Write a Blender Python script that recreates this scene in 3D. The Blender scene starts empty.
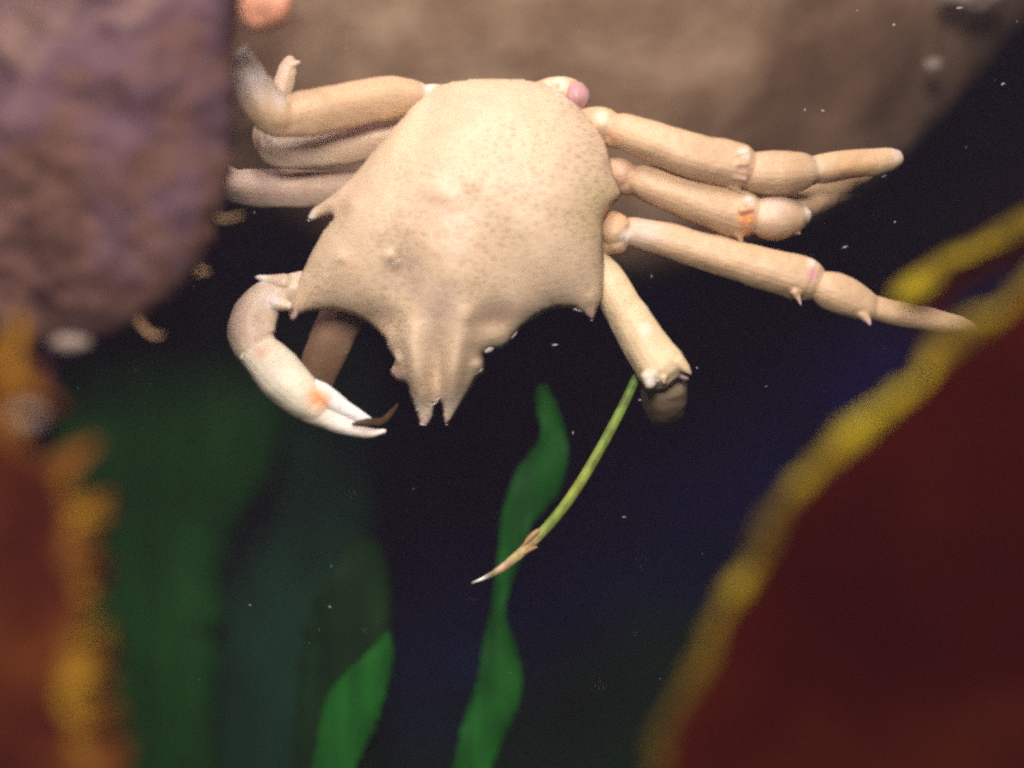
import bpy, bmesh, math, random
import numpy as np
from mathutils import Vector, Matrix, noise as mnoise
from mathutils.geometry import delaunay_2d_cdt

random.seed(7); np.random.seed(7)
sc = bpy.context.scene
COL = sc.collection

# ------------------------------------------------------------------ camera
HAZE = 0.036
S = 0.27 / 1024            # metres per picture pixel at the crab's distance
D0 = 0.375                 # metres from the lens to the crab
cam_d = bpy.data.cameras.new('camera')
cam = bpy.data.objects.new('camera', cam_d); COL.objects.link(cam)
cam.location = (0, -D0, 0); cam.rotation_euler = (math.radians(90), 0, 0)
cam_d.lens = 50; cam_d.sensor_width = 36
cam_d.clip_start = 0.005; cam_d.clip_end = 50
cam_d.dof.use_dof = True
cam_d.dof.focus_distance = D0 + 0.006
cam_d.dof.aperture_fstop = 2.9
sc.camera = cam

# ------------------------------------------------------------------ world: dim deep water
w = bpy.data.worlds.new('World'); sc.world = w; w.use_nodes = True
bg = w.node_tree.nodes['Background']
bg.inputs[0].default_value = (0.10, 0.12, 0.42, 1); bg.inputs[1].default_value = 0.028

# ------------------------------------------------------------------ lamps
def area(name, loc, target, power, size, color):
    l = bpy.data.lights.new(name, 'AREA'); l.energy = power; l.size = size; l.color = color
    o = bpy.data.objects.new(name, l); COL.objects.link(o); o.location = loc
    o.rotation_euler = (Vector(target) - Vector(loc)).to_track_quat('-Z', 'Y').to_euler()
    return o
area('top_lamp', (-0.02, -0.29, 0.38), (-0.01, 0.0, 0.02), 1.9, 0.15, (1.0, 0.93, 0.86))  # soft lamp added overhead, out of view
area('torch', (-0.01, -0.43, 0.14), (-0.01, 0.0, -0.01), 2.3, 0.10, (1.0, 0.94, 0.88))
area('upper_left_lamp', (-0.35, -0.15, 0.35), (-0.08, 0.0, 0.02), 1.0, 0.25, (1.0, 0.84, 0.95))  # pinkish soft lamp added at the upper left, out of view

sc.view_settings.view_transform = 'Standard'; sc.view_settings.look = 'None'
sc.view_settings.exposure = 0.0; sc.view_settings.gamma = 1.0
sc.view_settings.use_curve_mapping = False
sc.render.engine = 'CYCLES'
sc.cycles.volume_bounces = 0
sc.cycles.max_bounces = 6
sc.cycles.use_denoising = False
sc.cycles.use_adaptive_sampling = True; sc.cycles.adaptive_threshold = 0.06; sc.cycles.adaptive_min_samples = 24
sc.cycles.pixel_filter_type = 'BLACKMAN_HARRIS'; sc.cycles.filter_width = 2.5

# ------------------------------------------------------------------ helpers
def W(px, py, dz=0.0):
    """point seen at picture position px, py at dz pixels in front of the crab's plane"""
    dist = D0 - dz * S
    k = S * dist / D0
    return Vector(((px - 512) * k, -dz * S, (384 - py) * k))

def rad(r, dz=0.0): return r * S * (D0 - dz * S) / D0

def link(name, me, mat, parent=None, smooth=True):
    o = bpy.data.objects.new(name, me); COL.objects.link(o)
    if mat: me.materials.clear(); me.materials.append(mat)
    if smooth: me.shade_smooth()
    if parent:
        o.parent = parent
    return o

def empty(name, loc, label, cat, group=None):
    o = bpy.data.objects.new(name, None); COL.objects.link(o)
    o.empty_display_size = 0.01
    o.location = loc; tag(o, label, cat, group); return o

def tag(o, label=None, cat=None, group=None, kind=None):
    if label: o['label'] = label
    if cat: o['category'] = cat
    if group: o['group'] = group
    if kind: o['kind'] = kind
    return o

def catmull(pts, n=8, closed=False):
    P = [np.array(p, float) for p in pts]; out = []
    N = len(P)
    rng = range(N) if closed else range(N - 1)
    for i in rng:
        if closed: a, b, c, d = P[i - 1], P[i], P[(i + 1) % N], P[(i + 2) % N]
        else: a, b, c, d = P[max(i - 1, 0)], P[i], P[i + 1], P[min(i + 2, N - 1)]
        for k in range(n):
            t = k / n
            out.append(0.5 * ((2 * b) + (-a + c) * t + (2 * a - 5 * b + 4 * c - d) * t * t + (-a + 3 * b - 3 * c + d) * t ** 3))
    if not closed: out.append(P[-1])
    return np.array(out)

def tube_into(bm, path, radii, seg=20, squash=1.0):
    """closed tube with domed ends along a list of Vectors"""
    n = len(path); rings = []
    up = Vector((0.13, 0.9, 0.21)).normalized()
    for i in range(n):
        t = (path[min(i + 1, n - 1)] - path[max(i - 1, 0)]).normalized()
        a = t.cross(up)
        if a.length < 1e-3: a = t.cross(Vector((1, 0, 0)))
        a.normalize(); b = a.cross(t).normalized()
        rings.append((path[i], a, b, radii[i], t))
    full = []
    p, a, b, r, t = rings[0]
    for k in (0.25, 0.6, 0.88): full.append((p - t * r * math.cos(k * math.pi / 2) * 0.8, a, b, r * math.sin(k * math.pi / 2)))
    for p, a, b, r, t in rings: full.append((p, a, b, r))
    p, a, b, r, t = rings[-1]
    for k in (0.88, 0.6, 0.25): full.append((p + t * r * math.cos(k * math.pi / 2) * 0.8, a, b, r * math.sin(k * math.pi / 2)))
    vs = []
    for p, a, b, r in full:
        vs.append([bm.verts.new(p + (a * math.cos(2 * math.pi * j / seg) + b * squash * math.sin(2 * math.pi * j / seg)) * r * (1 + 0.045 * math.cos(8 * math.pi * j / seg + 0.8))) for j in range(seg)])
    for i in range(len(vs) - 1):
        for j in range(seg):
            bm.faces.new((vs[i][j], vs[i][(j + 1) % seg], vs[i + 1][(j + 1) % seg], vs[i + 1][j]))
    bm.faces.new(list(reversed(vs[0]))); bm.faces.new(vs[-1])

def path3(pts, n=7):
    """pts (px,py,dz,r) -> world path and radii"""
    c = catmull(pts, n)
    return [W(p[0], p[1], p[2]) for p in c], [max(rad(p[3], p[2]), 1e-5) for p in c]

def fuse(name, bm, voxel, mat, parent=None, smooth=4, origin=None, paints=(), base=(0.5, 0.5, 0.5), wob=0.0, disp=None):
    """one continuous surface grown over the collected shapes; colours brushed on round points"""
    bmesh.ops.recalc_face_normals(bm, faces=bm.faces)
    me = bpy.data.meshes.new(name + '_src'); bm.to_mesh(me); bm.free()
    tmp = bpy.data.objects.new('tmp', me); COL.objects.link(tmp)
    m = tmp.modifiers.new('r', 'REMESH'); m.mode = 'VOXEL'; m.voxel_size = voxel
    if smooth:
        s = tmp.modifiers.new('s', 'SMOOTH'); s.factor = 0.5; s.iterations = smooth
    dg = bpy.context.evaluated_depsgraph_get()
    out = bpy.data.meshes.new_from_object(tmp.evaluated_get(dg), depsgraph=dg)
    out.name = name
    bpy.data.objects.remove(tmp); bpy.data.meshes.remove(me)
    if disp:
        nv = len(out.vertices); cc = np.empty(nv * 3, np.float32); nn = np.empty(nv * 3, np.float32)
        out.vertices.foreach_get('co', cc); out.vertex_normals.foreach_get('vector', nn)
        cc = cc.reshape(-1, 3); nn = nn.reshape(-1, 3)
        dd = np.array([disp(Vector(c)) for c in cc], np.float32)
        out.vertices.foreach_set('co', (cc + nn * dd[:, None]).ravel()); out.update()
    brush(out, paints, base)
    if origin is not None:
        out.transform(Matrix.Translation(-Vector(origin)))
    return link(name, out, mat, parent)

def brush(me, paints, base):
    n = len(me.vertices)
    co = np.empty(n * 3, np.float32); me.vertices.foreach_get('co', co); co = co.reshape(-1, 3)
    c = np.ones((n, 4), np.float32); c[:, :3] = base
    for (p, r, colr, st) in paints:
        d = np.linalg.norm(co - np.array(p), axis=1) / r
        k = st * np.clip(1 - d, 0, 1) ** 2 * (3 - 2 * np.clip(1 - d, 0, 1))
        c[:, :3] = c[:, :3] * (1 - k[:, None]) + np.array(colr) * k[:, None]
    at = me.color_attributes.new('tint', 'FLOAT_COLOR', 'POINT')
    at.data.foreach_set('color', c.ravel())

# ------------------------------------------------------------------ materials
def new_mat(name, rough=0.5, spec=0.4):
    m = bpy.data.materials.new(name); m.use_nodes = True
    nt = m.node_tree; b = nt.nodes['Principled BSDF']
    b.inputs['Roughness'].default_value = rough
    b.inputs['Specular IOR Level'].default_value = spec
    return m, nt, b

def nd(nt, kind, **kw):
    n = nt.nodes.new(kind)
    for k, v in kw.items():
        if k in n.inputs: n.inputs[k].default_value = v
        else: setattr(n, k, v)
    return n

def mapped(nt, scale, rot=(0, 0, 0)):
    tc = nd(nt, 'ShaderNodeTexCoord'); mp = nd(nt, 'ShaderNodeMapping')
    mp.inputs['Scale'].default_value = scale; mp.inputs['Rotation'].default_value = rot
    nt.links.new(tc.outputs['Object'], mp.inputs[0]); return mp.outputs[0]

def ramp(nt, fac, stops):
    r = nd(nt, 'ShaderNodeValToRGB'); e = r.color_ramp.elements
    while len(e) < len(stops): e.new(0.5)
    for i, (p, c) in enumerate(stops): e[i].position = p; e[i].color = (*c, 1) if len(c) == 3 else c
    nt.links.new(fac, r.inputs[0]); return r.outputs[0]

def mix(nt, kind, fac, a, b):
    m = nd(nt, 'ShaderNodeMix'); m.data_type = 'RGBA'; m.blend_type = kind
    for sock, v in ((m.inputs[0], fac), (m.inputs[6], a), (m.inputs[7], b)):
        if hasattr(v, 'links'): nt.links.new(v, sock)
        else: sock.default_value = v
    return m.outputs[2]

def shell_mat(name, streak, speckle):
    m, nt, b = new_mat(name, 0.44, 0.3)
    at = nd(nt, 'ShaderNodeAttribute'); at.attribute_name = 'tint'
    tone = nd(nt, 'ShaderNodeTexNoise', Scale=1.0, Detail=4.0, Roughness=0.6)
    nt.links.new(mapped(nt, (90, 90, 90)), tone.inputs['Vector'])
    col = mix(nt, 'MULTIPLY', 1.0, at.outputs['Color'], ramp(nt, tone.outputs[0], [(0.3, (0.90, 0.86, 0.84)), (0.52, (1, 1, 1)), (0.75, (1.0, 0.98, 0.90))]))
    # short dark dashes of pits and hairs lying across the shell
    warp = nd(nt, 'ShaderNodeTexNoise', Scale=1.0, Detail=2.0)
    nt.links.new(mapped(nt, (60, 60, 60)), warp.inputs['Vector'])
    vs = nd(nt, 'ShaderNodeVectorMath'); vs.operation = 'MULTIPLY_ADD'; vs.inputs[1].default_value = (3, 3, 3)
    nt.links.new(warp.outputs['Color'], vs.inputs[0]); nt.links.new(mapped(nt, (430, 100, 1150), (0, 0.12, 0)), vs.inputs[2])
    d = nd(nt, 'ShaderNodeTexVoronoi', Scale=1.0, Randomness=0.75)
    nt.links.new(vs.outputs[0], d.inputs['Vector'])
    area_n = nd(nt, 'ShaderNodeTexNoise', Scale=1.0, Detail=1.0)
    nt.links.new(mapped(nt, (28, 28, 28)), area_n.inputs['Vector'])
    dm = ramp(nt, d.outputs[0], [(0.12, (1, 1, 1)), (0.45, (0, 0, 0))])
    am = ramp(nt, area_n.outputs[0], [(0.40, (0.1,) * 3), (0.56, (1,) * 3)])
    dash = mix(nt, 'MULTIPLY', 1.0, dm, am)
    sc_ = mix(nt, 'MULTIPLY', 1.0, dash, (streak,) * 3 + (1,))
    col = mix(nt, 'MIX', sc_, col, (0.20, 0.105, 0.055, 1))
    # pale and brown speckles
    sp = nd(nt, 'ShaderNodeTexNoise', Scale=1.0, Detail=3.0, Roughness=0.7)
    nt.links.new(mapped(nt, (700, 700, 700)), sp.inputs['Vector'])
    spm = ramp(nt, sp.outputs[0], [(0.56, (0, 0, 0)), (0.72, (speckle,) * 3)])
    col = mix(nt, 'MIX', spm, col, (0.26, 0.14, 0.07, 1))
    nt.links.new(col, b.inputs['Base Color'])
    b.inputs['Subsurface Weight'].default_value = 0.18
    b.inputs['Subsurface Radius'].default_value = (1.0, 0.45, 0.25)
    b.inputs['Subsurface Scale'].default_value = 0.0025
    bm1 = nd(nt, 'ShaderNodeBump', Strength=0.25, Distance=0.0003)
    nt.links.new(d.outputs[0], bm1.inputs['Height'])
    bm2 = nd(nt, 'ShaderNodeBump', Strength=0.12, Distance=0.0010)
    g = nd(nt, 'ShaderNodeTexNoise', Scale=1.0, Detail=4.0)
    nt.links.new(mapped(nt, (240, 240, 240)), g.inputs['Vector'])
    nt.links.new(g.outputs[0], bm2.inputs['Height']); nt.links.new(bm1.outputs[0], bm2.inputs['Normal'])
    nt.links.new(bm2.outputs[0], b.inputs['Normal'])
    return m

def noise_mat(name, stops, scale, rough=0.7, detail=6, bump=0.5, bdist=0.002, spec=0.3, stretch=(1, 1, 1), use_tint=False, nrough=0.6, transl=None):
    m, nt, b = new_mat(name, rough, spec)
    n = nd(nt, 'ShaderNodeTexNoise', Scale=1.0, Detail=float(detail), Roughness=nrough, Distortion=0.3)
    nt.links.new(mapped(nt, tuple(scale * s for s in stretch)), n.inputs['Vector'])
    col = ramp(nt, n.outputs[0], stops)
    if use_tint:
        at = nd(nt, 'ShaderNodeAttribute'); at.attribute_name = 'tint'
        col = mix(nt, 'MULTIPLY', 1.0, at.outputs['Color'], col)
    nt.links.new(col, b.inputs['Base Color'])
    if bump:
        bp = nd(nt, 'ShaderNodeBump', Strength=bump, Distance=bdist)
        nt.links.new(n.outputs[0], bp.inputs['Height']); nt.links.new(bp.outputs[0], b.inputs['Normal'])
    if transl:
        tr = nd(nt, 'ShaderNodeBsdfTranslucent'); nt.links.new(col, tr.inputs[0])
        mx = nd(nt, 'ShaderNodeMixShader'); mx.inputs[0].default_value = transl
        out = nt.nodes['Material Output']
        nt.links.new(b.outputs[0], mx.inputs[1]); nt.links.new(tr.outputs[0], mx.inputs[2]); nt.links.new(mx.outputs[0], out.inputs['Surface'])
    return m

M_SHELL = shell_mat('crab_shell', 0.5, 0.06)
M_LEG = shell_mat('crab_leg_shell', 0.10, 0.30)
M_ROCK = noise_mat('brown_rock', [(0.34, (0.11, 0.064, 0.038)), (0.5, (0.19, 0.118, 0.072)), (0.68, (0.30, 0.205, 0.135))], 16, 0.9, 7, 0.8, 0.005, spec=0.1)
M_CRUST = noise_mat('purple_crust', [(0.36, (0.042, 0.018, 0.016)), (0.46, (0.098, 0.047, 0.034)), (0.54, (0.080, 0.042, 0.054)), (0.66, (0.17, 0.10, 0.08))], 24, 0.85, 6, 1.0, 0.004, spec=0.15)
M_BED = noise_mat('bed_water_tones', [(0.34, (0.02, 0.02, 0.02)), (0.46, (0.05, 0.05, 0.05)), (0.54, (0.03, 0.03, 0.03)), (0.66, (0.10, 0.10, 0.10))], 9, 0.95, 8, 0.6, 0.01, spec=0.0)
M_RED = noise_mat('red_kelp', [(0.35, (0.016, 0.0006, 0.0002)), (0.5, (0.030, 0.002, 0.0002)), (0.68, (0.062, 0.010, 0.001))], 14, 0.85, 5, 0.4, 0.002, spec=0.0, transl=0.3)
M_RUST = noise_mat('rust_kelp', [(0.36, (0.03, 0.003, 0.001)), (0.5, (0.062, 0.010, 0.002)), (0.66, (0.14, 0.038, 0.005))], 24, 0.8, 5, 0.3, 0.002, spec=0.05, transl=0.3)
M_YEL = noise_mat('yellow_margin', [(0.40, (0.08, 0.045, 0.002)), (0.5, (0.20, 0.13, 0.003)), (0.60, (0.50, 0.38, 0.006))], 30, 0.7, 4, 0.4, 0.002, spec=0.1, transl=0.35)
M_ORG = noise_mat('orange_frill', [(0.38, (0.07, 0.014, 0.002)), (0.5, (0.14, 0.048, 0.003)), (0.63, (0.36, 0.185, 0.008))], 34, 0.7, 4, 0.4, 0.002, spec=0.1, transl=0.3)
M_GRN = noise_mat('eelgrass_green', [(0.3, (0.008, 0.09, 0.008)), (0.55, (0.013, 0.165, 0.014)), (0.75, (0.025, 0.24, 0.025))], 40, 0.6, 4, 0.3, 0.001, spec=0.15, stretch=(3, 3, 0.5), use_tint=True, transl=0.3)
M_STALK = noise_mat('stalk_skin', [(0.35, (0.55, 0.5, 0.45)), (0.6, (1, 1, 1))], 300, 0.5, 3, 0.3, 0.0005, spec=0.3, stretch=(1, 1, 1), use_tint=True)
M_SNOW = noise_mat('pale_flake', [(0.3, (0.20, 0.19, 0.20)), (0.6, (0.34, 0.33, 0.34))], 300, 0.6, 2, 0)
M_BIT = noise_mat('dull_shell_bit', [(0.3, (0.11, 0.08, 0.06)), (0.6, (0.20, 0.145, 0.115))], 200, 0.7, 3, 0.3)
M_PINK = noise_mat('pink_joint', [(0.3, (0.36, 0.18, 0.18)), (0.6, (0.50, 0.27, 0.26))], 260, 0.4, 3, 0.3, 0.0006, spec=0.4)
M_SPONGE = noise_mat('orange_sponge', [(0.3, (0.35, 0.12, 0.06)), (0.6, (0.60, 0.28, 0.18))], 120, 0.8, 4, 0.6, 0.002, spec=0.1)
M_HAIR = noise_mat('orange_filament', [(0.3, (0.24, 0.13, 0.06)), (0.6, (0.34, 0.20, 0.10))], 120, 0.7, 3, 0.2)
M_BRIST = noise_mat('white_bristle', [(0.3, (0.62, 0.50, 0.44)), (0.6, (0.72, 0.60, 0.54))], 120, 0.4, 3, 0)
M_GAP_SHADE = noise_mat('gap_shade_brown', [(0.3, (0.03, 0.016, 0.005)), (0.6, (0.06, 0.033, 0.010))], 200, 0.6, 3, 0.2)

# ------------------------------------------------------------------ puffed outline (shell, boulders)
def inflate(outline, step, height, back, dz0, per=6, bump=None, hpow=0.5, grid=2.0, smooth_h=True):
    ol = catmull(outline, per, True)
    # drop near-duplicate points
    keep = [ol[0]]
    for p in ol[1:]:
        if np.linalg.norm(p - keep[-1]) > step * 0.3: keep.append(p)
    if np.linalg.norm(keep[0] - keep[-1]) < step * 0.3: keep.pop()
    ol = np.array(keep)
    x0, y0 = ol.min(0) - 3 * grid; x1, y1 = ol.max(0) + 3 * grid
    gx = np.arange(x0, x1, grid); gy = np.arange(y0, y1, grid)
    X, Y = np.meshgrid(gx, gy)
    def inside(X, Y):
        r = np.zeros(X.shape, bool); n = len(ol)
        for i in range(n):
            ax, ay = ol[i]; bx, by = ol[(i + 1) % n]
            if ay == by: continue
            c = (ay > Y) != (by > Y)
            r ^= c & (X < (bx - ax) * (Y - ay) / (by - ay) + ax)
        return r
    mask = inside(X, Y)
    u = np.zeros(X.shape)
    # coarse-to-fine poisson solve
    for f, it in ((8, 500), (4, 300), (2, 260), (1, 260)):
        m = mask[::f, ::f]
        v = u[::f, ::f].copy(); h2 = (grid * f) ** 2
        for _ in range(it):
            nb = np.zeros_like(v)
            nb[1:-1, 1:-1] = (v[:-2, 1:-1] + v[2:, 1:-1] + v[1:-1, :-2] + v[1:-1, 2:] + h2) / 4
            v = np.where(m, nb, 0)
        if f > 1:
            up = np.kron(v, np.ones((f, f)))[:u.shape[0], :u.shape[1]]
            u = np.zeros_like(u); u[:up.shape[0], :up.shape[1]] = up; u *= mask
        else: u = v
    def samp(p):
        fx = (p[0] - x0) / grid; fy = (p[1] - y0) / grid
        i, j = int(fx), int(fy); a, b = fx - i, fy - j
        i = max(0, min(i, u.shape[1] - 2)); j = max(0, min(j, u.shape[0] - 2))
        return (u[j, i] * (1 - a) + u[j, i + 1] * a) * (1 - b) + (u[j + 1, i] * (1 - a) + u[j + 1, i + 1] * a) * b
    # interior points
    IX, IY = np.meshgrid(np.arange(x0, x1, step), np.arange(y0, y1, step * 0.87))
    IX[1::2] += step / 2
    ins = inside(IX, IY)
    pts = []
    seg_a = ol; seg_b = np.roll(ol, -1, 0)
    P = np.stack([IX[ins], IY[ins]], 1)
    dmin = np.full(len(P), 1e9)
    for a, b in zip(seg_a, seg_b):
        ab = b - a; t = np.clip(((P - a) @ ab) / (ab @ ab), 0, 1)
        dmin = np.minimum(dmin, np.linalg.norm(P - (a + t[:, None] * ab), axis=1))
    P = P[dmin > step * 0.6]
    nb = len(ol)
    verts2 = [Vector((float(p[0]), float(p[1]))) for p in ol] + [Vector((float(p[0]), float(p[1]))) for p in P]
    edges = [(i, (i + 1) % nb) for i in range(nb)]
    v2, e2, f2, *_ = delaunay_2d_cdt(verts2, edges, [], 1, 1e-5)
    bm = bmesh.new()
    fr, bk = [], []
    for v in v2:
        h = max(samp(v), 0.0)
        edge = min(np.min(np.linalg.norm(ol - np.array(v), axis=1)), 1e3)
        h = h ** hpow if edge > 1e-3 else 0.0
        base = W(v.x, v.y, dz0)
        ex = bump(v.x, v.y, h) if (bump and h > 0) else 0.0
        a = bm.verts.new(base + Vector((0, -(h * height + ex) * S, 0))); fr.append(a)
        bk.append(a if h == 0.0 else bm.verts.new(base + Vector((0, h * back * S, 0))))
    for f in f2:
        if len(f) != 3: continue
        try: bm.faces.new([fr[i] for i in f])
        except ValueError: pass
        if any(fr[i] is not bk[i] for i in f):
            try: bm.faces.new([bk[i] for i in reversed(f)])
            except ValueError: pass
    bmesh.ops.recalc_face_normals(bm, faces=bm.faces)
    return bm

def g2(x, y, cx, cy, sx, sy=None, ang=0.0):
    sy = sy or sx; dx, dy = x - cx, y - cy
    c, s = math.cos(ang), math.sin(ang)
    a, b = dx * c + dy * s, -dx * s + dy * c
    return math.exp(-(a / sx) ** 2 - (b / sy) ** 2)

# ------------------------------------------------------------------ setting: far seabed slope and rock ledge
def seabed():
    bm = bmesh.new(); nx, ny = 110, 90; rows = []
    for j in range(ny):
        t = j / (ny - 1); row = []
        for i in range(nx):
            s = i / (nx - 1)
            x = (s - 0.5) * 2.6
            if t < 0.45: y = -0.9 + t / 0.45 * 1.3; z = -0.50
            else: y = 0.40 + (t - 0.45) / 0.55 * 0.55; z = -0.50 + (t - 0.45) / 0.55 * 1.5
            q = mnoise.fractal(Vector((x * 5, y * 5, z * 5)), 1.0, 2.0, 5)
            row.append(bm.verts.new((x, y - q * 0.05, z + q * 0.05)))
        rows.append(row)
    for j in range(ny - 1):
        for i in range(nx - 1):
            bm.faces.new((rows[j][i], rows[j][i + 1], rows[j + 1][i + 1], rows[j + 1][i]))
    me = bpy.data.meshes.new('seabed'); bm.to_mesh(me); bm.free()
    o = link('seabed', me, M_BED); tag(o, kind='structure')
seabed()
# dark water's purple, navy and black-green tones put into the slope's colour by height
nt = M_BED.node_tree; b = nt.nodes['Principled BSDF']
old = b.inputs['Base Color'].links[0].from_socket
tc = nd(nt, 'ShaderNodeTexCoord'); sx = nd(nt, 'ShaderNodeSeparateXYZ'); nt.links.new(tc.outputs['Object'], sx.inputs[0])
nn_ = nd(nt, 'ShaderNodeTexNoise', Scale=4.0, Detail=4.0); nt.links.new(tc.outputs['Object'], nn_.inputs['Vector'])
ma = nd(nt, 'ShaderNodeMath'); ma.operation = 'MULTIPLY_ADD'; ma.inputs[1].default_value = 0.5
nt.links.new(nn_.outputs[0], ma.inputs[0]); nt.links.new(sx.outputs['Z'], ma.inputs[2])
water_tone = ramp(nt, ma.outputs[0], [(0.05, (0.15, 1.0, 0.2)), (0.15, (0.3, 0.6, 3.2)), (0.27, (0.4, 0.3, 4.2)), (0.42, (0.9, 0.35, 0.6))])
nt.links.new(mix(nt, 'MULTIPLY', 1.0, old, water_tone), b.inputs['Base Color'])

def lumps(freq, amp, oct=4, seed=0.0):
    return lambda x, y, h: amp * mnoise.fractal(Vector((x * freq + seed, y * freq, seed)), 0.9, 2.0, oct) * min(1, h / 20)

ledge = inflate([(1500, -420), (1170, -90), (1045, 10), (965, 100), (880, 185), (775, 245), (640, 290), (500, 300), (380, 285), (280, 235), (150, 225), (-100, 240), (-350, 100), (-380, -350), (100, -620), (900, -640)],
                14, 0.9, 0.7, -560, bump=lumps(0.010, 16, 4, 3.1), grid=8)
me = bpy.data.meshes.new('rock_ledge'); ledge.to_mesh(me); ledge.free()
tag(link('rock_ledge', me, M_ROCK), kind='structure')

# ------------------------------------------------------------------ murky water round everything
bm = bmesh.new(); bmesh.ops.create_cube(bm, size=1.0, matrix=Matrix.Translation((0, 0.2, -0.1)) @ Matrix.Diagonal((3.6, 2.6, 3.2, 1)))
me = bpy.data.meshes.new('haze'); bm.to_mesh(me); bm.free()
mh = bpy.data.materials.new('murky_water'); mh.use_nodes = True; nt = mh.node_tree; nt.nodes.remove(nt.nodes['Principled BSDF'])
pv = nt.nodes.new('ShaderNodeVolumePrincipled'); pv.inputs['Color'].default_value = (0.70, 0.55, 0.85, 1); pv.inputs['Density'].default_value = HAZE; pv.inputs['Anisotropy'].default_value = 0.0
nt.links.new(pv.outputs[0], nt.nodes['Material Output'].inputs['Volume'])
tag(link('haze', me, mh, smooth=False), kind='stuff')

# ------------------------------------------------------------------ the crab
CR = W(470, 230, -30)
crab = empty('kelp_crab', CR, 'pale tan spiny crab hanging head down with spread legs', 'crab')
TAN = (0.60, 0.435, 0.295); TANL = (0.55, 0.365, 0.22); PALE = (0.64, 0.57, 0.44)
PINK = (0.62, 0.36, 0.42); WHITE = (0.82, 0.76, 0.70); ORANGE = (0.85, 0.30, 0.09); DULL = (0.42, 0.29, 0.22)

OUT = [(433, 88), (455, 82), (490, 79), (520, 80), (545, 84), (562, 94), (583, 111), (598, 128), (608, 150), (613, 172), (619, 188), (621, 197), (611, 207), (603, 222),
       (603, 245), (604, 270), (602, 295), (596, 312), (592, 321), (586, 316), (574, 309), (555, 309), (535, 318), (518, 331), (509, 343),
       (502, 348), (491, 350), (484, 354), (485, 362), (484, 372), (477, 378), (471, 389), (462, 403), (454, 415), (447, 425), (443, 419), (441, 403), (436, 402), (433, 417), (427, 426), (420, 425),
       (416, 412), (410, 396), (407, 384), (398, 381), (390, 372), (395, 360), (388, 349), (383, 337), (367, 322), (349, 314), (331, 310), (312, 311), (301, 314), (293, 321), (288, 315),
       (291, 300), (296, 285), (303, 270), (313, 250), (325, 230), (334, 219), (324, 218), (308, 221), (312, 209), (328, 198), (345, 184), (360, 169), (378, 146), (403, 118), (414, 101)]

def carapace_bump(x, y, h):
    v = 0.0
    v += 9 * g2(x, y, 455, 170, 80, 62)             # cardiac and gut swelling
    v += 7 * g2(x, y, 455, 270, 40, 40)             # gastric hump
    v += 10 * g2(x, y, 560, 205, 45, 75, 0.1)       # right branchial lobe
    v += 8 * g2(x, y, 362, 240, 40, 60, 0.5)        # left branchial lobe
    v -= 6 * g2(x, y, 512, 275, 20, 46, -0.35)      # grooves between the regions
    v -= 13 * g2(x, y, 405, 285, 20, 38, 0.15)
    v -= 7 * g2(x, y, 425, 130, 14, 50, 0.35)
    v -= 9 * g2(x, y, 385, 322, 22, 14, 0.2)
    v -= 8 * g2(x, y, 495, 322, 20, 14, -0.3)
    v += 13 * g2(x, y, 418, 368, 11, 44, -0.12)     # two ridges running down the beak
    v += 13 * g2(x, y, 457, 366, 11, 44, 0.18)
    v -= 9 * g2(x, y, 438, 372, 8, 38)
    for (bx, by, br, bh) in ((395, 262, 6, 3.5), (438, 198, 12, 3), (472, 192, 12, 3), (455, 205, 10, 2), (470, 318, 8, 2),
                             (397, 360, 6, 6), (478, 366, 6, 5), (590, 300, 8, 2.5), (299, 306, 8, 2.5), (357, 210, 8, 3), (345, 262, 7, 3)):
        v += bh * g2(x, y, bx, by, br)
    v += 1.2 * mnoise.fractal(Vector((x * .03, y * .03, 1.7)), 1.0, 2.0, 4)
    return v * min(1.0, h / 18)

bm = inflate(OUT, 2.6, 0.86, 0.42, 0, per=5, bump=carapace_bump, grid=2.0)
me = bpy.data.meshes.new('carapace'); bm.to_mesh(me); bm.free()
def at(x, y, d=20): return W(x, y, d)
px_ = S
paints = [(at(470, 130, 70), 110 * px_, (0.60, 0.425, 0.28), 0.7),
          (at(440, 195, 80), 55 * px_, (0.70, 0.50, 0.38), 0.5), (at(395, 262, 60), 12 * px_, (0.70, 0.36, 0.33), 0.9),
          (at(405, 280, 55), 40 * px_, (0.48, 0.34, 0.27), 0.55), (at(440, 310, 55), 34 * px_, (0.48, 0.35, 0.29), 0.5),  # soft shadow patches of the grooves, brushed into the colour
          (at(592, 318, 4), 14 * px_, PINK, 0.9), (at(293, 318, 4), 14 * px_, PINK, 0.8), (at(311, 216, 2), 12 * px_, WHITE, 0.7),
          (at(397, 372, 8), 12 * px_, PINK, 0.95), (at(480, 368, 8), 10 * px_, PINK, 0.85), (at(438, 407, 8), 9 * px_, PINK, 0.9),
          (at(422, 405, 6), 26 * px_, (0.72, 0.60, 0.48), 0.8), (at(452, 402, 6), 26 * px_, (0.72, 0.60, 0.48), 0.8), (at(425, 422, 4), 9 * px_, PINK, 0.6), (at(447, 421, 4), 9 * px_, PINK, 0.6),
          (at(500, 346, 8), 10 * px_, WHITE, 0.8), (at(610, 225, 5), 16 * px_, (0.40, 0.22, 0.14), 0.7),  # brown patch puts the right recess's shadow into the colour
          (at(595, 215, 20), 60 * px_, (0.58, 0.45, 0.22), 0.55), (at(560, 100, 10), 22 * px_, WHITE, 0.4)]
brush(me, paints, TAN)
me.transform(Matrix.Translation(-CR))
link('carapace', me, M_SHELL, crab)

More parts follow.
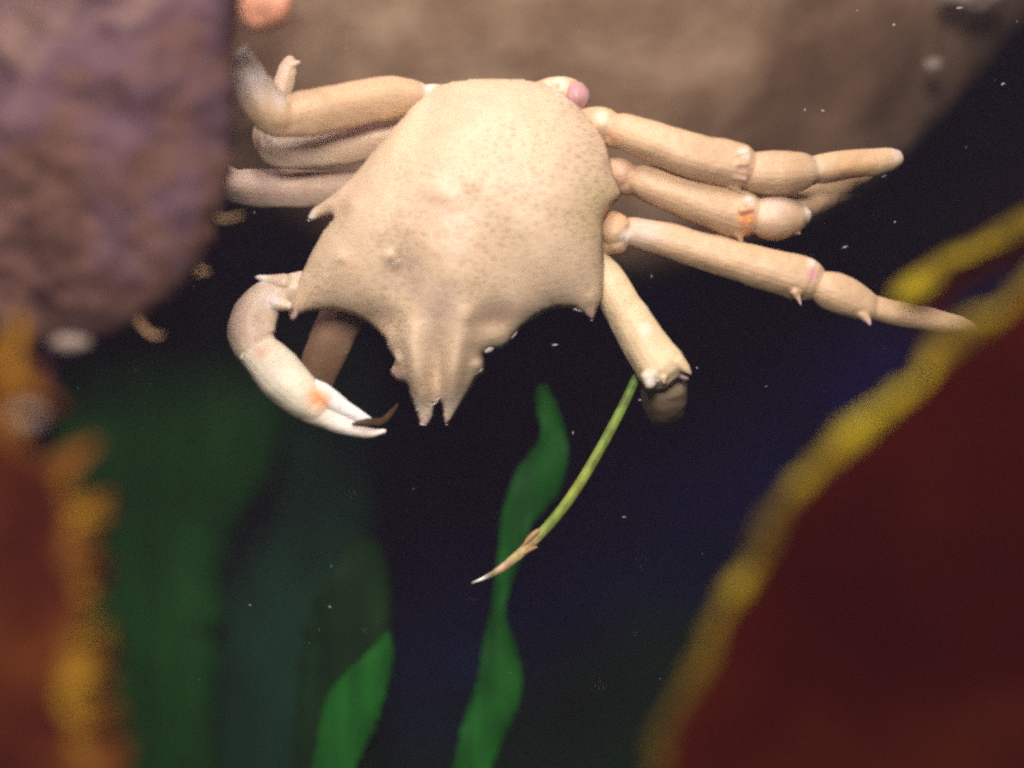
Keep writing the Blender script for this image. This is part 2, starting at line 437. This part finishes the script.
VOX = 1.25 * S
def limb(name, segs, spines=(), paints=(), base=TANL, mat=None, fat=1.09, label=None, smooth=2, squash=0.86, parent=crab):
    bm = bmesh.new()
    for s in segs:
        p, r = path3([(a, b, c, d * fat) for a, b, c, d in s]); tube_into(bm, p, r, 22, squash)
    for s in spines:
        p, r = path3(s, 5); tube_into(bm, p, r, 12)
    o = fuse(name, bm, VOX, mat or M_LEG, parent, smooth, CR, [(W(a, b, c), d * S, e, f) for (a, b, c, d, e, f) in paints], base,
             disp=lambda co: 1.1 * S * mnoise.fractal(co * 150, 1.0, 2.0, 2))
    if label: o['label'] = label
    return o

# --- right side, top to bottom
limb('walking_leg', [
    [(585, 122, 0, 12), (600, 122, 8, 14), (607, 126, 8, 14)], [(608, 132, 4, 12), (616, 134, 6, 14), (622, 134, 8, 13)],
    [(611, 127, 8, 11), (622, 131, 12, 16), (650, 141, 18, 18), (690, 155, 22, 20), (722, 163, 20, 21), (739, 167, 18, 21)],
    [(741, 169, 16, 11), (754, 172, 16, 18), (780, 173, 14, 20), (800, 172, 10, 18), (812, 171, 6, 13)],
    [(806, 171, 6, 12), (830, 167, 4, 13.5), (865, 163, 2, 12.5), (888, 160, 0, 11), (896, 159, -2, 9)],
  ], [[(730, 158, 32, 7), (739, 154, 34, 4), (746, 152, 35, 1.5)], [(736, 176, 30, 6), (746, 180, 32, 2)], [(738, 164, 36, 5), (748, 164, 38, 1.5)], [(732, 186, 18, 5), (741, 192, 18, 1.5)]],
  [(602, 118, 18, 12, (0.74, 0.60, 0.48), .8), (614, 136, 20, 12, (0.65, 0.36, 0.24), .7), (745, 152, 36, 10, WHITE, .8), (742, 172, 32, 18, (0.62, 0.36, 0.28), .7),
   (812, 168, 15, 16, (0.66, 0.52, 0.40), .7), (896, 156, 4, 14, (0.66, 0.53, 0.47), .8), (850, 178, -2, 40, (0.42, 0.20, 0.06), .75)])  # last brown: shade of the leg's underside put into the colour
limb('walking_leg', [
    [(600, 172, -18, 13), (619, 172, -8, 13), (624, 176, -8, 13)], [(626, 183, -12, 12), (633, 182, -8, 12)],
    [(630, 178, -8, 11), (645, 183, -4, 16), (675, 193, 0, 18), (710, 206, 4, 20), (738, 214, 4, 22), (745, 216, 4, 21)],
    [(748, 217, 2, 11), (760, 218, 4, 18), (778, 219, 2, 20), (794, 217, -2, 16), (803, 215, -4, 10)],
    [(786, 212, -20, 13), (815, 200, -45, 14), (845, 184, -75, 14), (862, 174, -95, 12)],
  ], [[(733, 206, 18, 6), (744, 202, 20, 4), (752, 199, 20, 1.5)], [(742, 210, 24, 5), (753, 209, 24, 1.5)], [(738, 232, 8, 6), (742, 242, 6, 2)], [(800, 215, 4, 6), (810, 213, 2, 2)], [(792, 230, 2, 5), (800, 234, 0, 1.5)]],
  [(620, 170, 0, 16, (0.66, 0.40, 0.30), .8), (750, 199, 22, 10, WHITE, .8), (746, 218, 20, 15, ORANGE, .95), (745, 232, 12, 10, ORANGE, .7), (806, 213, 2, 12, WHITE, .7),
   (774, 208, 15, 28, (0.64, 0.48, 0.40), .8), (850, 182, -70, 34, (0.40, 0.22, 0.12), .7)])  # last brown: shade behind the leg above, put into the colour
limb('walking_leg', [
    [(595, 230, -34, 15), (610, 228, -16, 16), (616, 231, -12, 16)], [(606, 244, -24, 11), (618, 242, -14, 11)], [(620, 234, -16, 15), (626, 233, -14, 13)],
    [(622, 230, -18, 11), (638, 233, -14, 14), (680, 244, -8, 16), (730, 259, -2, 18), (780, 273, 2, 20), (802, 279, 2, 21), (808, 281, 2, 19)],
    [(811, 284, 2, 9), (824, 288, 4, 16), (845, 297, 4, 18), (862, 305, 2, 15), (874, 309, 0, 11)],
    [(868, 306, 0, 11), (890, 312, 0, 11.5), (920, 318, -2, 11), (952, 324, -8, 9.5), (968, 328, -12, 7), (976, 330, -14, 4)],
  ], [[(798, 268, 12, 6), (808, 264, 14, 4), (814, 263, 14, 1.5)], [(795, 292, 14, 6), (799, 300, 14, 3), (801, 305, 14, 1.5)], [(862, 314, 10, 6), (868, 321, 12, 3), (870, 325, 12, 1.5)]],
  [(618, 222, -8, 16, (0.75, 0.32, 0.16), .9), (625, 236, -4, 11, WHITE, .9), (628, 245, -6, 14, (0.62, 0.38, 0.28), .7), (645, 232, 0, 30, (0.55, 0.46, 0.42), .6), (811, 275, 18, 11, (0.66, 0.30, 0.34), .85), (811, 264, 14, 10, WHITE, .7),
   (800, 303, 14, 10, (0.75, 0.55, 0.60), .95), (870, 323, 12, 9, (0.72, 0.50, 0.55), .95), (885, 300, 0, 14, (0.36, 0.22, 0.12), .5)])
# right claw arm reaching down and folding away behind
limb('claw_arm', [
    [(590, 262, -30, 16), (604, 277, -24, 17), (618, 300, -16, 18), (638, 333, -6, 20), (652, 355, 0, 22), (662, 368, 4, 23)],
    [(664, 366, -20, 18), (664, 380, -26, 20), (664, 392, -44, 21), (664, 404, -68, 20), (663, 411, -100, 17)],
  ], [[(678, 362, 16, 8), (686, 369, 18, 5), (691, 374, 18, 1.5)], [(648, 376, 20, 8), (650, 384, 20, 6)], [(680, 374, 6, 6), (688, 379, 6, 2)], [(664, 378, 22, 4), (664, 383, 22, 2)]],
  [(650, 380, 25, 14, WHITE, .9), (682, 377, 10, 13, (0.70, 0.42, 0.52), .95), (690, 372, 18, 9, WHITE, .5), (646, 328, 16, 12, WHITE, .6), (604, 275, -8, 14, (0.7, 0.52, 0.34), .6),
   (664, 402, -52, 62, (0.26, 0.15, 0.10), 1.0)], base=(0.62, 0.47, 0.29))  # far end's fade into darkness brushed in as dark brown
# --- left side, top to bottom
limb('walking_leg', [
    [(455, 100, -6, 12), (436, 95, 2, 10), (424, 95, 4, 9)],
    [(428, 95, 4, 9), (414, 96, 8, 15), (385, 98, 18, 19), (345, 106, 34, 20), (310, 113, 48, 21), (288, 117, 58, 18)],
    [(290, 118, 58, 15), (276, 116, 66, 19), (263, 104, 74, 20), (255, 90, 80, 19)],
    [(257, 96, 80, 17), (251, 82, 86, 16), (247, 68, 90, 13), (245, 56, 96, 9), (246, 47, 98, 4)],
  ], [[(283, 106, 72, 8), (274, 99, 76, 5)], [(262, 84, 90, 4), (266, 79, 92, 2)]],
  [(430, 91, 12, 15, WHITE, .9), (418, 98, 16, 16, (0.58, 0.36, 0.28), .5), (276, 101, 78, 16, WHITE, .9), (255, 75, 92, 38, (0.82, 0.70, 0.66), .8), (290, 130, 55, 26, (0.66, 0.42, 0.30), .5), (247, 55, 96, 14, WHITE, .6)], smooth=4)
limb('walking_leg', [
    [(440, 140, -30, 14), (405, 138, -24, 17), (370, 140, -18, 18), (320, 147, -12, 18), (285, 150, -8, 17), (272, 148, -6, 15)],
    [(276, 146, -10, 14), (268, 138, -26, 14), (270, 120, -44, 13), (278, 100, -56, 11)],
    [(278, 102, -56, 9), (284, 84, -64, 9), (288, 68, -70, 8), (290, 60, -74, 5)],
  ], [[(270, 140, 2, 7), (266, 133, 4, 3)], [(290, 66, -66, 5), (299, 62, -66, 2)]],
  [(270, 135, 4, 14, WHITE, .7), (300, 150, 0, 60, (0.60, 0.46, 0.37), .7), (288, 62, -70, 12, (0.65, 0.42, 0.34), .8)], base=(0.60, 0.43, 0.30), smooth=4)
limb('walking_leg', [
    [(400, 190, -48, 16), (350, 189, -50, 16), (300, 189, -54, 17), (255, 188, -58, 17), (236, 187, -60, 15)],
    [(238, 187, -60, 14), (210, 176, -64, 16), (185, 160, -68, 14)],
  ], (),
  [(250, 188, -50, 60, (0.56, 0.40, 0.32), .8)], base=(0.54, 0.38, 0.28), smooth=4)
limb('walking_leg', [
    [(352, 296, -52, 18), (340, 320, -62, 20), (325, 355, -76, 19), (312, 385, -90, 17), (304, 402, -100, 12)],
  ], (), [(320, 370, -70, 60, (0.20, 0.11, 0.06), .8)], base=(0.32, 0.19, 0.12), smooth=4, label='shaded brown front leg folded away behind the left claw')  # shade of its place behind is put into these dark browns
# left claw
arm = limb('claw_arm', [
    [(330, 285, -14, 17), (310, 287, -8, 17), (290, 290, -2, 16), (276, 294, 2, 14)],
    [(275, 290, 2, 13), (262, 302, 6, 19), (252, 324, 10, 24), (254, 342, 12, 24), (262, 352, 14, 20)],
  ], [[(284, 283, 6, 10), (270, 280, 8, 6), (256, 277, 10, 1.2)], [(276, 302, 14, 9), (290, 306, 18, 5)], [(243, 352, 18, 6), (240, 358, 18, 2)]],
  [(262, 278, 9, 12, WHITE, .9), (272, 300, 18, 16, (0.72, 0.60, 0.60), .7), (246, 325, 26, 30, (0.55, 0.37, 0.29), .7), (262, 350, 26, 16, (0.62, 0.28, 0.18), .8), (241, 357, 18, 8, (0.7, 0.45, 0.42), .9)], base=(0.60, 0.46, 0.34), fat=1.0)
claw = limb('pincer', [
    [(254, 350, 14, 20), (268, 362, 18, 25), (284, 380, 22, 26), (302, 397, 24, 23), (316, 407, 24, 18)],
    [(312, 408, 22, 17), (332, 420, 22, 13), (352, 428, 20, 9.5), (370, 433, 18, 6), (385, 431, 16, 2.5)],
  ], [[(246, 356, 24, 6), (241, 358, 26, 2)]],
  [(300, 385, 40, 60, PALE, .95), (268, 368, 40, 50, PALE, .9), (321, 398, 40, 21, ORANGE, 1.0), (316, 397, 44, 9, ORANGE, .9), (262, 352, 34, 13, (0.66, 0.34, 0.22), .7), (345, 425, 28, 34, (0.84, 0.74, 0.68), .95), (380, 432, 18, 16, (0.84, 0.70, 0.66), .9)],
  base=(0.66, 0.55, 0.44), mat=M_LEG, fat=0.97)
limb('finger', [
    [(308, 390, 24, 12), (322, 396, 26, 12), (338, 405, 24, 9.5), (354, 414, 22, 7), (366, 420, 20, 5), (377, 423, 18, 2)],
  ], (), [(316, 396, 38, 18, ORANGE, 1.0), (324, 402, 36, 13, ORANGE, .9), (345, 408, 26, 28, (0.84, 0.80, 0.80), .95)], base=(0.80, 0.74, 0.70), parent=None).parent = claw
# hind leg base with its rounded pinkish joint, on the back edge of the shell
hind = limb('hind_leg', [
    [(530, 100, -12, 13), (548, 92, -6, 12), (560, 88, -4, 11), (570, 92, -6, 12), (574, 100, -10, 13)],
  ], [[(556, 84, 2, 7), (560, 80, 2, 4)]], [(556, 88, 6, 22, (0.74, 0.60, 0.44), .8), (560, 82, 6, 9, WHITE, .6)])
bm = bmesh.new(); p, r = path3([(576, 90, 2, 10), (578, 97, 4, 12.5), (577, 104, 2, 9)], 6); tube_into(bm, p, r, 20)
o = fuse('joint', bm, VOX, M_PINK, hind, 3, CR); o['label'] = 'rounded pinkish joint'
# small eye at the side of the beak
bm = bmesh.new(); p, r = path3([(494, 340, 4, 4), (489, 347, 10, 5), (486, 350, 12, 3.5)], 5); tube_into(bm, p, r, 14)
fuse('eye', bm, 0.7 * S, M_BRIST, crab, 2, CR)
# hooked bristles
def bristles(name, spots, parent, mat):
    bm = bmesh.new()
    for (x, y, d, L, a) in spots:
        q = [(x, y, d, 0.7), (x + L * .5 * math.cos(a), y + L * .5 * math.sin(a), d + 3, 0.55), (x + L * math.cos(a), y + L * math.sin(a), d + 2, 0.3)]
        p, r = path3(q, 3); tube_into(bm, p, r, 6)
    me = bpy.data.meshes.new(name); bmesh.ops.recalc_face_normals(bm, faces=bm.faces); bm.to_mesh(me); bm.free()
    me.transform(Matrix.Translation(-CR))
    return link(name, me, mat, parent)
sp = [(414, 372, 24, 11, -.5), (420, 366, 25, 9, -.4), (441, 372, 24, 12, -.5), (448, 366, 25, 10, -.6), (391, 350, 9, 10, -.3), (431, 406, 10, 9, -.6), (434, 401, 12, 7, -.5),
      (414, 398, 10, 6, -.3), (416, 410, 8, 6, -.2), (474, 376, 10, 11, -.7), (463, 317, 34, 11, -.1), (512, 338, 8, 8, -.9), (574, 309, 6, 8, .3), (393, 264, 60, 9, -.5), (420, 424, 4, 6, .2)]
for _ in range(60):
    x, y = random.uniform(330, 600), random.uniform(100, 320)
tag(bristles('bristle', sp, crab, M_BRIST), kind='stuff')

# ------------------------------------------------------------------ sheets: kelp blades, eelgrass
def sheet(name, rows, thick, mat, parent=None, origin=None, paints=None):
    """rows of Vectors -> closed thin solid"""
    nr, nc = len(rows), len(rows[0])
    A = np.array([[list(v) for v in r] for r in rows])
    du = np.gradient(A, axis=0); dv = np.gradient(A, axis=1)
    N = np.cross(du, dv); N /= np.maximum(np.linalg.norm(N, axis=2, keepdims=True), 1e-12)
    F = A + N * thick / 2; B = A - N * thick / 2
    if origin is not None: F = F - np.array(origin); B = B - np.array(origin)
    verts = [tuple(v) for v in F.reshape(-1, 3)] + [tuple(v) for v in B.reshape(-1, 3)]
    off = nr * nc; faces = []
    for i in range(nr - 1):
        for j in range(nc - 1):
            a, b, c, d = i * nc + j, i * nc + j + 1, (i + 1) * nc + j + 1, (i + 1) * nc + j
            faces.append((a, b, c, d)); faces.append((off + d, off + c, off + b, off + a))
    rim = [j for j in range(nc)] + [i * nc + nc - 1 for i in range(1, nr)] + [(nr - 1) * nc + j for j in range(nc - 2, -1, -1)] + [i * nc for i in range(nr - 2, 0, -1)]
    for k in range(len(rim)):
        a, b = rim[k], rim[(k + 1) % len(rim)]
        faces.append((b, a, off + a, off + b))
    me = bpy.data.meshes.new(name); me.from_pydata(verts, [], faces); me.update()
    if paints is not None: brush(me, paints[1], paints[0])
    return link(name, me, mat, parent)

def ribbon(name, pts, mat, label, cat, group=None, thick=0.0005, ripple=6, base=(1, 1, 1), seed=0.0, wave=3.0, n=12, cup=0.12):
    c = catmull(pts, n)    # px,py,dz,width
    rows = []
    for i, p in enumerate(c):
        q = c[min(i + 1, len(c) - 1)] - c[max(i - 1, 0)]
        t = q[:2] / max(np.linalg.norm(q[:2]), 1e-6); nn = np.array([-t[1], t[0]])
        row = []
        for j in range(11):
            s = j / 10 * 2 - 1
            e = p[:2] + nn * s * p[3] / 2 * (1 + 0.04 * math.sin(i * 0.17 + seed + s) + 0.10 * mnoise.noise(Vector((i * 0.3, seed, math.copysign(3, s)))))
            d = p[2] + ripple * abs(s) ** 1.5 * math.sin(i * wave / n * 0.8 + seed + (2 if s > 0 else 0)) - cup * p[3] * s * s
            row.append(W(e[0], e[1], d))
        rows.append(row)
    o_ = rows[-1][5]
    o = sheet(name, rows, thick, mat, None, o_, (base, []))
    o.location = o_
    return tag(o, label, cat, group)

ribbon('eelgrass_blade', [(541, 385, -225, 8), (546, 405, -225, 20), (553, 430, -227, 24), (551, 455, -230, 36), (535, 485, -233, 48), (519, 515, -235, 34), (512, 548, -237, 26), (504, 578, -240, 18), (498, 610, -243, 14),
    (499, 640, -245, 30), (500, 670, -247, 42), (496, 700, -250, 48), (483, 735, -253, 44), (470, 775, -257, 36), (455, 830, -265, 34)], M_GRN,
    'long green eelgrass blade, twisted narrow halfway, standing below the crab beak', 'seaweed', 'green blades below the crab', ripple=7, base=(0.85, 0.82, 0.85), seed=1.0)
ribbon('eelgrass_blade', [(388, 632, -225, 4), (381, 655, -225, 26), (366, 685, -227, 46), (350, 715, -230, 56), (338, 750, -233, 48), (330, 790, -237, 42), (322, 840, -243, 40)], M_GRN,
    'short pointed bright green eelgrass blade at the bottom edge, left of the twisted one', 'seaweed', 'green blades below the crab', ripple=4, base=(0.9, 0.9, 0.9), seed=2.0)
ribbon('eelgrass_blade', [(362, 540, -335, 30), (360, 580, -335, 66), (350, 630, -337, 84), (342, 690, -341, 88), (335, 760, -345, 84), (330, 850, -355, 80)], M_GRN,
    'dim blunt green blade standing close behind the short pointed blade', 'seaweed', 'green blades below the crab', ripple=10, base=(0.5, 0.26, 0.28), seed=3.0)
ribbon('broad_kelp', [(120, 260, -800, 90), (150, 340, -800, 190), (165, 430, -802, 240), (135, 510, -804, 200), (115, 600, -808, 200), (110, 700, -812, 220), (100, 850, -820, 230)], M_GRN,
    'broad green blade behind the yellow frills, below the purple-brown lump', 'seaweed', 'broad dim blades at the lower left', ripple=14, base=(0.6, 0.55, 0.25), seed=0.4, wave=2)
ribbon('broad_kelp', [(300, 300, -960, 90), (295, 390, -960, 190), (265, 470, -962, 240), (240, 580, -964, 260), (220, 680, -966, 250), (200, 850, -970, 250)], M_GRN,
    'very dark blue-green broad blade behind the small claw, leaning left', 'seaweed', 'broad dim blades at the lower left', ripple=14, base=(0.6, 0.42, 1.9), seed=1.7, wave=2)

# green-to-white stalk hanging from the claw arm
st = [(652, 345, -30, 4.2), (638, 374, -20, 4.4), (620, 412, -14, 4.8), (598, 453, -8, 5.0), (573, 494, -4, 5.2), (549, 525, 0, 5.0), (524, 550, 2, 4.8), (505, 566, 4, 4.2), (494, 573, 6, 3.0), (482, 579, 6, 1.7), (472, 583, 6, 0.7)]
SO = W(638, 374, -20)
bm = bmesh.new(); p, r = path3(st, 8); tube_into(bm, p, r, 14, 0.6)
me = bpy.data.meshes.new('grass_stalk'); bmesh.ops.recalc_face_normals(bm, faces=bm.faces); bm.to_mesh(me); bm.free()
brush(me, [(W(525, 548, 2), 34 * S, (0.60, 0.42, 0.20), .95), (W(502, 568, 4), 20 * S, (0.62, 0.36, 0.26), .95), (W(480, 580, 6), 15 * S, (0.85, 0.82, 0.80), 1.0), (W(580, 485, -4), 60 * S, (0.28, 0.32, 0.05), .8), (W(640, 370, -20), 60 * S, (0.06, 0.15, 0.02), .9)], (0.17, 0.25, 0.035))
me.transform(Matrix.Translation(-SO))
stalk = empty('grass_stalk', SO, 'thin curved yellow-green stalk with a white needle tip below the right claw arm', 'plant stalk')
o = link('stem', me, M_STALK, stalk)
for q in ([(538, 531, 3, 2.6), (530, 538, 4, 3.0), (523, 547, 4, 1.0)], [(524, 553, 3, 2.4), (531, 549, 5, 2.4), (537, 547, 5, .8)]):
    bm = bmesh.new(); p, r = path3(q, 4); tube_into(bm, p, r, 10)
    me = bpy.data.meshes.new('bract'); bmesh.ops.recalc_face_normals(bm, faces=bm.faces); bm.to_mesh(me); bm.free()
    brush(me, [], (0.46, 0.28, 0.12)); me.transform(Matrix.Translation(-SO)); link('bract', me, M_STALK, stalk)

# dark strip added for the shadow gap between the pincer fingers
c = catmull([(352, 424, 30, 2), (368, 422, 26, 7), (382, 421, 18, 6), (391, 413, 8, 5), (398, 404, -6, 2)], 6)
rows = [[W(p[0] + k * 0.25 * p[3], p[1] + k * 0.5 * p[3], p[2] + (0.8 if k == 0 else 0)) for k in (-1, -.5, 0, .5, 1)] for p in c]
o = sheet('gap_shade', rows, 0.0004, M_GAP_SHADE, None, rows[0][2]); o.location = rows[0][2]
tag(o, 'small dark brown strip put in for the shade between the pincer tips', 'seaweed')

# ------------------------------------------------------------------ right foreground kelp
def frond(name, edge, inward, reach, label, cat, margin_w, mat_blade, mat_margin, teeth=0.0, dzf=None, group=None, seed=0.0, amp=18, curl=30, freq=1.0):
    """edge: (px,py,dz) polyline of the frilled rim; inward: picture direction into the blade"""
    c = catmull(edge, 14); n = len(c)
    rim = []; inn = []
    inward = np.array(inward, float); inward /= np.linalg.norm(inward)
    s_acc = 0
    mar, bl = [], []
    for i, p in enumerate(c):
        q = c[min(i + 1, n - 1)][:2] - c[max(i - 1, 0)][:2]; q = q / max(np.linalg.norm(q), 1e-6)
        nn = np.array([-q[1], q[0]])
        if nn @ inward < 0: nn = -nn
        s_acc += 1
        wv = math.sin(i * 0.21 + seed) + 0.6 * math.sin(i * 0.37 + 1.3 * seed + 1) + 0.25 * math.sin(i * 0.9)
        push = teeth * (0.5 + 1.3 * mnoise.noise(Vector((i * 0.11 * freq, seed * 3, 0.5))) + 0.8 * mnoise.noise(Vector((i * 0.26 * freq, seed * 3, 4.5))))
        mw = margin_w * (1 + 0.9 * mnoise.noise(Vector((i * 0.07, seed, 7.5))) + 0.3 * mnoise.noise(Vector((i * 0.2, seed, 2.5))))
        base = p[:2]
        mr = []
        for k in range(9):
            t = k / 8
            e = base - nn * push * (1 - t) + nn * mw * t
            d = p[2] + amp * wv * (1 - t) ** 1.2 - curl * (1 - t) ** 2
            mr.append(W(e[0], e[1], d))
        mar.append(mr)
        br = []
        for k in range(14):
            t = k / 13
            e = base + nn * mw * 0.93 * (1 - t) + nn * mw * t + (inward * reach) * t
            d = p[2] + 5 * t * math.sin(i * 0.07 + 2 * t) - 40 * t * (1 - t)
            br.append(W(e[0], e[1], d - 1.5))
        bl.append(br)
    o0 = bl[n // 2][6]
    e_ = empty(name, o0, label, cat, group)
    sheet('blade', bl, 0.0007, mat_blade, e_, o0); sheet('frilled_margin', mar, 0.0009, mat_margin, e_, o0)
    return e_
frond('kelp_frond', [(1120, 214, 490), (1050, 262, 520), (994, 308, 530), (942, 345, 530), (908, 388, 535), (856, 432, 540), (803, 474, 540), (768, 525, 542), (745, 572, 542), (716, 615, 545), (694, 668, 548), (664, 722, 550), (650, 780, 555), (635, 850, 560)],
      (1, 0.8), 560, 'large dark red kelp frond with a yellow wavy margin at the lower right', 'kelp', 10, M_RED, M_YEL, teeth=7, seed=0.7, amp=6, curl=8)
frond('kelp_frond', [(1140, 158, 400), (1060, 200, 420), (1010, 222, 430), (970, 244, 440), (928, 268, 445), (892, 294, 448)],
      (0.8, 1), 20, 'narrow yellow-edged kelp fold behind the large frond at the right edge', 'kelp', 15, M_RED, M_YEL, teeth=3, seed=2.1, amp=8, curl=10)
frond('kelp_frond', [(-40, 372, 520), (10, 368, 520), (38, 380, 520), (28, 405, 522), (36, 440, 524), (70, 480, 526), (92, 515, 528), (80, 550, 530), (98, 580, 532), (84, 615, 532), (98, 640, 532), (78, 680, 534), (100, 715, 536), (112, 760, 538), (130, 840, 540)],
      (-1, 0.05), 260, 'rust-red kelp frond with orange ragged teeth along its edge at the lower left', 'kelp', 28, M_RUST, M_ORG, teeth=30, seed=0.2, amp=16, freq=1.2)

# ------------------------------------------------------------------ upper left: encrusted lump
LUMP = [(-260, -260), (100, -300), (262, -200), (256, -60), (236, 10), (233, 70), (234, 130), (230, 175), (218, 215), (208, 250), (186, 285), (152, 315), (110, 336), (60, 348), (0, 345), (-120, 350), (-300, 250), (-330, 0)]
lump_c = catmull(LUMP, 8, True)[::3]
lump_c = [(p[0] + 9 * mnoise.noise(Vector((k * .9, 1.1, 0))), p[1] + 9 * mnoise.noise(Vector((k * .9, 5.1, 2)))) for k, p in enumerate(lump_c)]
lump = inflate(lump_c,
               6, 0.48, 0.6, 240, bump=lumps(0.014, 15, 4, 9.2), grid=4)
LO = W(20, 60, 235)
me = bpy.data.meshes.new('crust'); lump.to_mesh(me); lump.free(); me.transform(Matrix.Translation(-LO))
lr = empty('encrusted_rock', LO, 'big blurred purple-brown encrusted lump in the upper left corner', 'rock')
link('crust', me, M_CRUST, lr)
for pts in ([(200, 196, 150, 3), (215, 212, 158, 3.2), (232, 222, 160, 3), (252, 218, 160, 2)],
            [(196, 250, 150, 3), (205, 268, 155, 3.2), (218, 275, 156, 2)],
            [(205, 232, 150, 3), (212, 240, 155, 2.4), (212, 248, 156, 1.4)],
            [(140, 306, 160, 5), (150, 326, 170, 5), (162, 338, 172, 4), (172, 338, 172, 2.5)],
            [(196, 268, 150, 3), (206, 276, 155, 2.4), (214, 276, 156, 1.4)]):
    bm = bmesh.new(); p, r = path3([(a - 10, b - 3, c + 80, d * 0.55) for a, b, c, d in pts], 6); tube_into(bm, p, r, 10)
    me = bpy.data.meshes.new('filament'); bmesh.ops.recalc_face_normals(bm, faces=bm.faces); bm.to_mesh(me); bm.free()
    me.transform(Matrix.Translation(-LO)); link('filament', me, M_HAIR, lr)

def blob(name, x, y, d, r, mat, label, cat, seed=0.0, sq=(1, 1, 1)):
    bm = bmesh.new(); bmesh.ops.create_icosphere(bm, subdivisions=4, radius=1)
    R = rad(r, d)
    for v in bm.verts:
        k = 1 + 0.18 * mnoise.fractal(v.co * 1.6 + Vector((seed, 0, 0)), 1.0, 2.0, 3)
        v.co = Vector((v.co.x * sq[0], v.co.y * sq[1], v.co.z * sq[2])) * R * k
    me = bpy.data.meshes.new(name); bm.to_mesh(me); bm.free()
    o = link(name, me, mat); o.location = W(x, y, d); return tag(o, label, cat)
blob('sponge', 264, 4, 215, 27, M_SPONGE, 'round orange-pink sponge knob at the top edge above the left leg tip', 'sponge', 1.0)
blob('pale_shell', 70, 343, 330, 15, M_BIT, 'small whitish shell bit under the purple-brown lump', 'shell', 2.0, (1.3, .6, .6))
blob('pale_shell', 26, 416, 560, 11, M_BIT, 'small pinkish white shell bit on the orange ragged kelp edge', 'shell', 3.0, (1.4, .6, .7))
blob('pale_shell', 972, -4, -330, 22, M_BIT, 'pale blurred shell bit at the top edge, right corner', 'shell', 4.0, (1.5, .6, .7))
blob('pale_shell', 934, 64, -350, 8, M_BIT, 'pale blurred shell fleck on the brown rock near the upper right', 'shell', 5.0, (1.2, .6, .9))

# ------------------------------------------------------------------ drifting specks
bm = bmesh.new()
def speck(x, y, d, r, L, a):
    m = Matrix.Translation(W(x, y, d)) @ Matrix.Rotation(-a, 4, 'Y') @ Matrix.Diagonal((rad(r * L, d), rad(r, d), rad(r, d), 1))
    bmesh.ops.create_icosphere(bm, subdivisions=1, radius=1, matrix=m)
for (x, y, r, L, a) in ((845, 247, 1.1, 4.5, .3), (884, 176, 1.1, 3.5, .4), (805, 110, .9, 3, 1.2), (1003, 84, 1.3, 2.5, .5), (621, 543, 0, 1, 0), (573, 433, .9, 3, 1.5), (894, 25, 2.0, 1.4, .2), (823, 111, 1.6, 2, -.2),
                        (330, 607, .9, 3, -.7), (250, 605, .9, 3, -.6), (960, 8, 1.5, 4, .1), (624, 517, .9, 4, 0), (640, 400, 1.4, 2, .2), (697, 368, 1.2, 1.5, 1.4), (555, 345, 1.6, 3, .1), (895, 222, 1.0, 2, .3)):
    if r: speck(x, y, random.uniform(-25, 25), r * .75, L, a)
for _ in range(110):
    d = random.choice((random.uniform(-30, 40), random.uniform(-350, -60), random.uniform(60, 300)))
    speck(random.uniform(0, 1024), random.uniform(0, 768), d, random.uniform(.2, .6), random.uniform(1.2, 4.0), random.uniform(0, 3.1))
me = bpy.data.meshes.new('marine_snow'); bm.to_mesh(me); bm.free()
tag(link('marine_snow', me, M_SNOW), kind='stuff')
